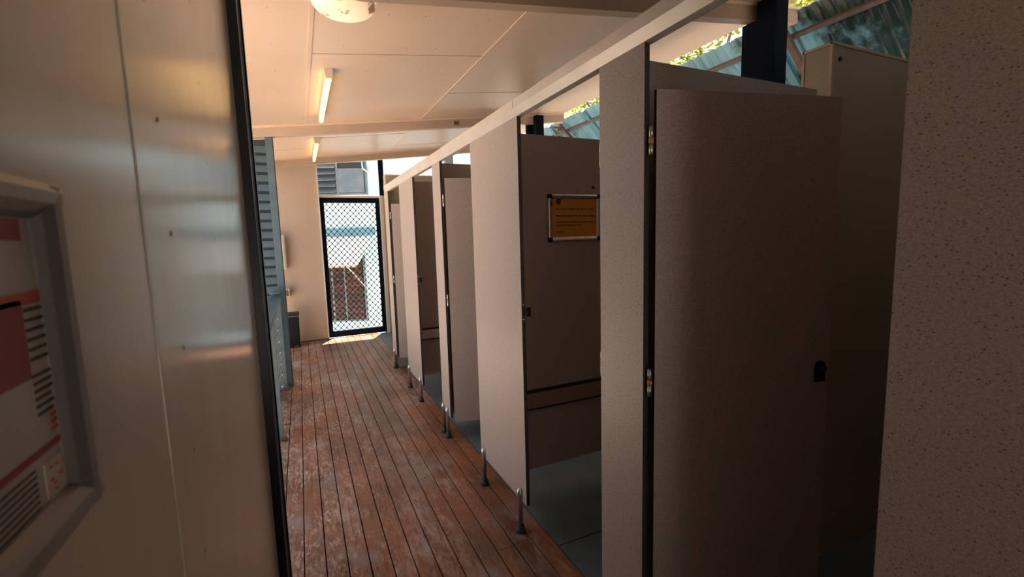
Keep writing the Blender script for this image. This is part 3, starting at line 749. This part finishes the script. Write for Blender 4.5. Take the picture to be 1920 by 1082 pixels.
tree(10.0, 14.0, 5.8, 2.2, 5200, 3, M['leafy'], 'sunlit tree seen through the small gap above the orange sign divider')
tree(5.6, .3, 4.6, 1.6, 7000, 4, M['leafd'], 'deep green bushy tree darkening the awning at the far right', size=.11)

# ------------------------------------------------------------ neighbouring building
AN = math.atan2(-.39, .92)
t = thing('neighbour_building', 'white weatherboard building with louvre windows seen beyond the mesh door', 'building', (.85, 10.2, -.9), AN)
def Lz(z): return z + .9
def boards(b):
    z = -.9
    while z < 4.6:
        prism(b, [(0, Lz(z)), (-.028, Lz(z)), (-.012, Lz(z + .155)), (0, Lz(z + .155))], 'x', -4.5, 3.2); z += .150
    box(b, -4.5, 3.2, 0, .1, 0, Lz(4.6))
one('weatherboards', M['weather'], boards, t, True)
def window(x0, x1, z0, z1, mull, m, gl, ang, npane, right_flat=False):
    f = one('window', gl[1], lambda b: (box(b, x0 - .03, x1 + .04, -.05, -.012, Lz(z0) - .035, Lz(z0)), box(b, x0 - .03, x1 + .04, -.05, -.012, Lz(z1), Lz(z1) + .03),
        box(b, x0 - .03, x0, -.05, -.012, Lz(z0), Lz(z1)), box(b, x1, x1 + .04, -.05, -.012, Lz(z0), Lz(z1)), *[box(b, q - .02, q + .02, -.052, -.012, Lz(z0), Lz(z1)) for q in mull]), t, True)
    one('recess', gl[0], lambda b: box(b, x0, x1, -.031, -.029, Lz(z0), Lz(z1)), f, True)
    def bl(b):
        edges = [x0] + list(mull) + [x1]
        for i, (a, c) in enumerate(zip(edges, edges[1:])):
            a += .022; c -= .022
            if right_flat and i == 1:
                box(b, a, c, -.050, -.034, Lz(z0) + .01, Lz(z1) - .12); 
                for k in range(1, 4): box(b, a, c, -.052, -.05, Lz(z0) + .11 * k, Lz(z0) + .11 * k + .008)
                continue
            h = (z1 - z0) / npane
            for k in range(npane):
                zz = Lz(z0) + h * k + h * .1
                prism(b, [(-.10, zz), (-.104, zz + .006), (-.04, zz + h * ang), (-.036, zz + h * ang - .006)], 'x', a, c)
    one('blades', m, bl, f, True)
    return f
window(-.47, .53, 2.43, 3.05, (-.04,), M['louvre'], (M['darkglass'], M['louvre']), .55, 5, True)
window(-1.1, .375, -.22, 1.5, (-.28, -.02), M['brownlouvre'], (M['darkglass'], M['louvre']), .8, 12)
one('fascia_band', M['bandblue'], lambda b: box(b, -2.2, .66, -.09, -.012, Lz(1.56), Lz(1.71), .004), t, True)
one('corner_board', M['hood'], lambda b: box(b, -.49, .56, -.06, -.028, Lz(2.33), Lz(2.39)), t, True)
def hood(b):
    P = [(-2.2, -.05, 1.545), (.635, -.05, 1.545), (.42, -.62, .955), (-2.2, -.62, .955)]
    A = [b.verts.new((p[0], p[1], Lz(p[2]))) for p in P]; B = [b.verts.new((p[0], p[1], Lz(p[2]) - .02)) for p in P]
    b.faces.new(A); b.faces.new(B[::-1])
    for k in range(4): b.faces.new((A[k], B[k], B[(k + 1) % 4], A[(k + 1) % 4]))
one('window_hood', M['hood'], hood, t, True)
one('hood_edge', M['hingeblock'], lambda b: box(b, -2.2, .42, -.628, -.60, Lz(.925), Lz(.95)), t, True)
one('hood_stay', M['white'], lambda b: tube(b, [(.22, -.62, Lz(.95)), (.47, -.03, Lz(.40))], .014, 8), t, True)
one('window_stay', M['white'], lambda b: (tube(b, [(.50, -.10, Lz(3.05)), (.53, -.16, Lz(2.9)), (.60, -.03, Lz(2.84))], .015, 8)), t, True)
# lattice and post glimpsed above the middle door
t = thing('lattice_screen', 'diagonal lattice fixed on posts, glimpsed above the middle half-open door', 'screen', (2.5, 8.2, 0))
one('post', M['postgrey'], lambda b: box(b, 2.46, 2.60, 8.0, 8.1, -.9, 3.3), t)
def lat(b):
    for k in range(-14, 30):
        x0 = 2.6 + k * .12
        for s in (1, -1):
            a = Vector((x0, 8.05, 2.2)); c = Vector((x0 + s * 1.1, 8.05, 3.3))
            n_ = Vector((c.z - a.z, 0, -(c.x - a.x))).normalized() * .007
            p, q = a, c
            if q.x < 2.6 or p.x < 2.6 - 0 or max(p.x, q.x) > 5.6: 
                continue
            prism(b, [(p.x + n_.x, p.z + n_.z), (q.x + n_.x, q.z + n_.z), (q.x - n_.x, q.z - n_.z), (p.x - n_.x, p.z - n_.z)], 'y', 8.05 + s * .006, 8.056 + s * .006)
one('lattice', M['postgrey'], lat, t)
one('post', M['postgrey'], lambda b: box(b, 5.6, 5.7, 8.0, 8.1, -.9, 3.3), t)
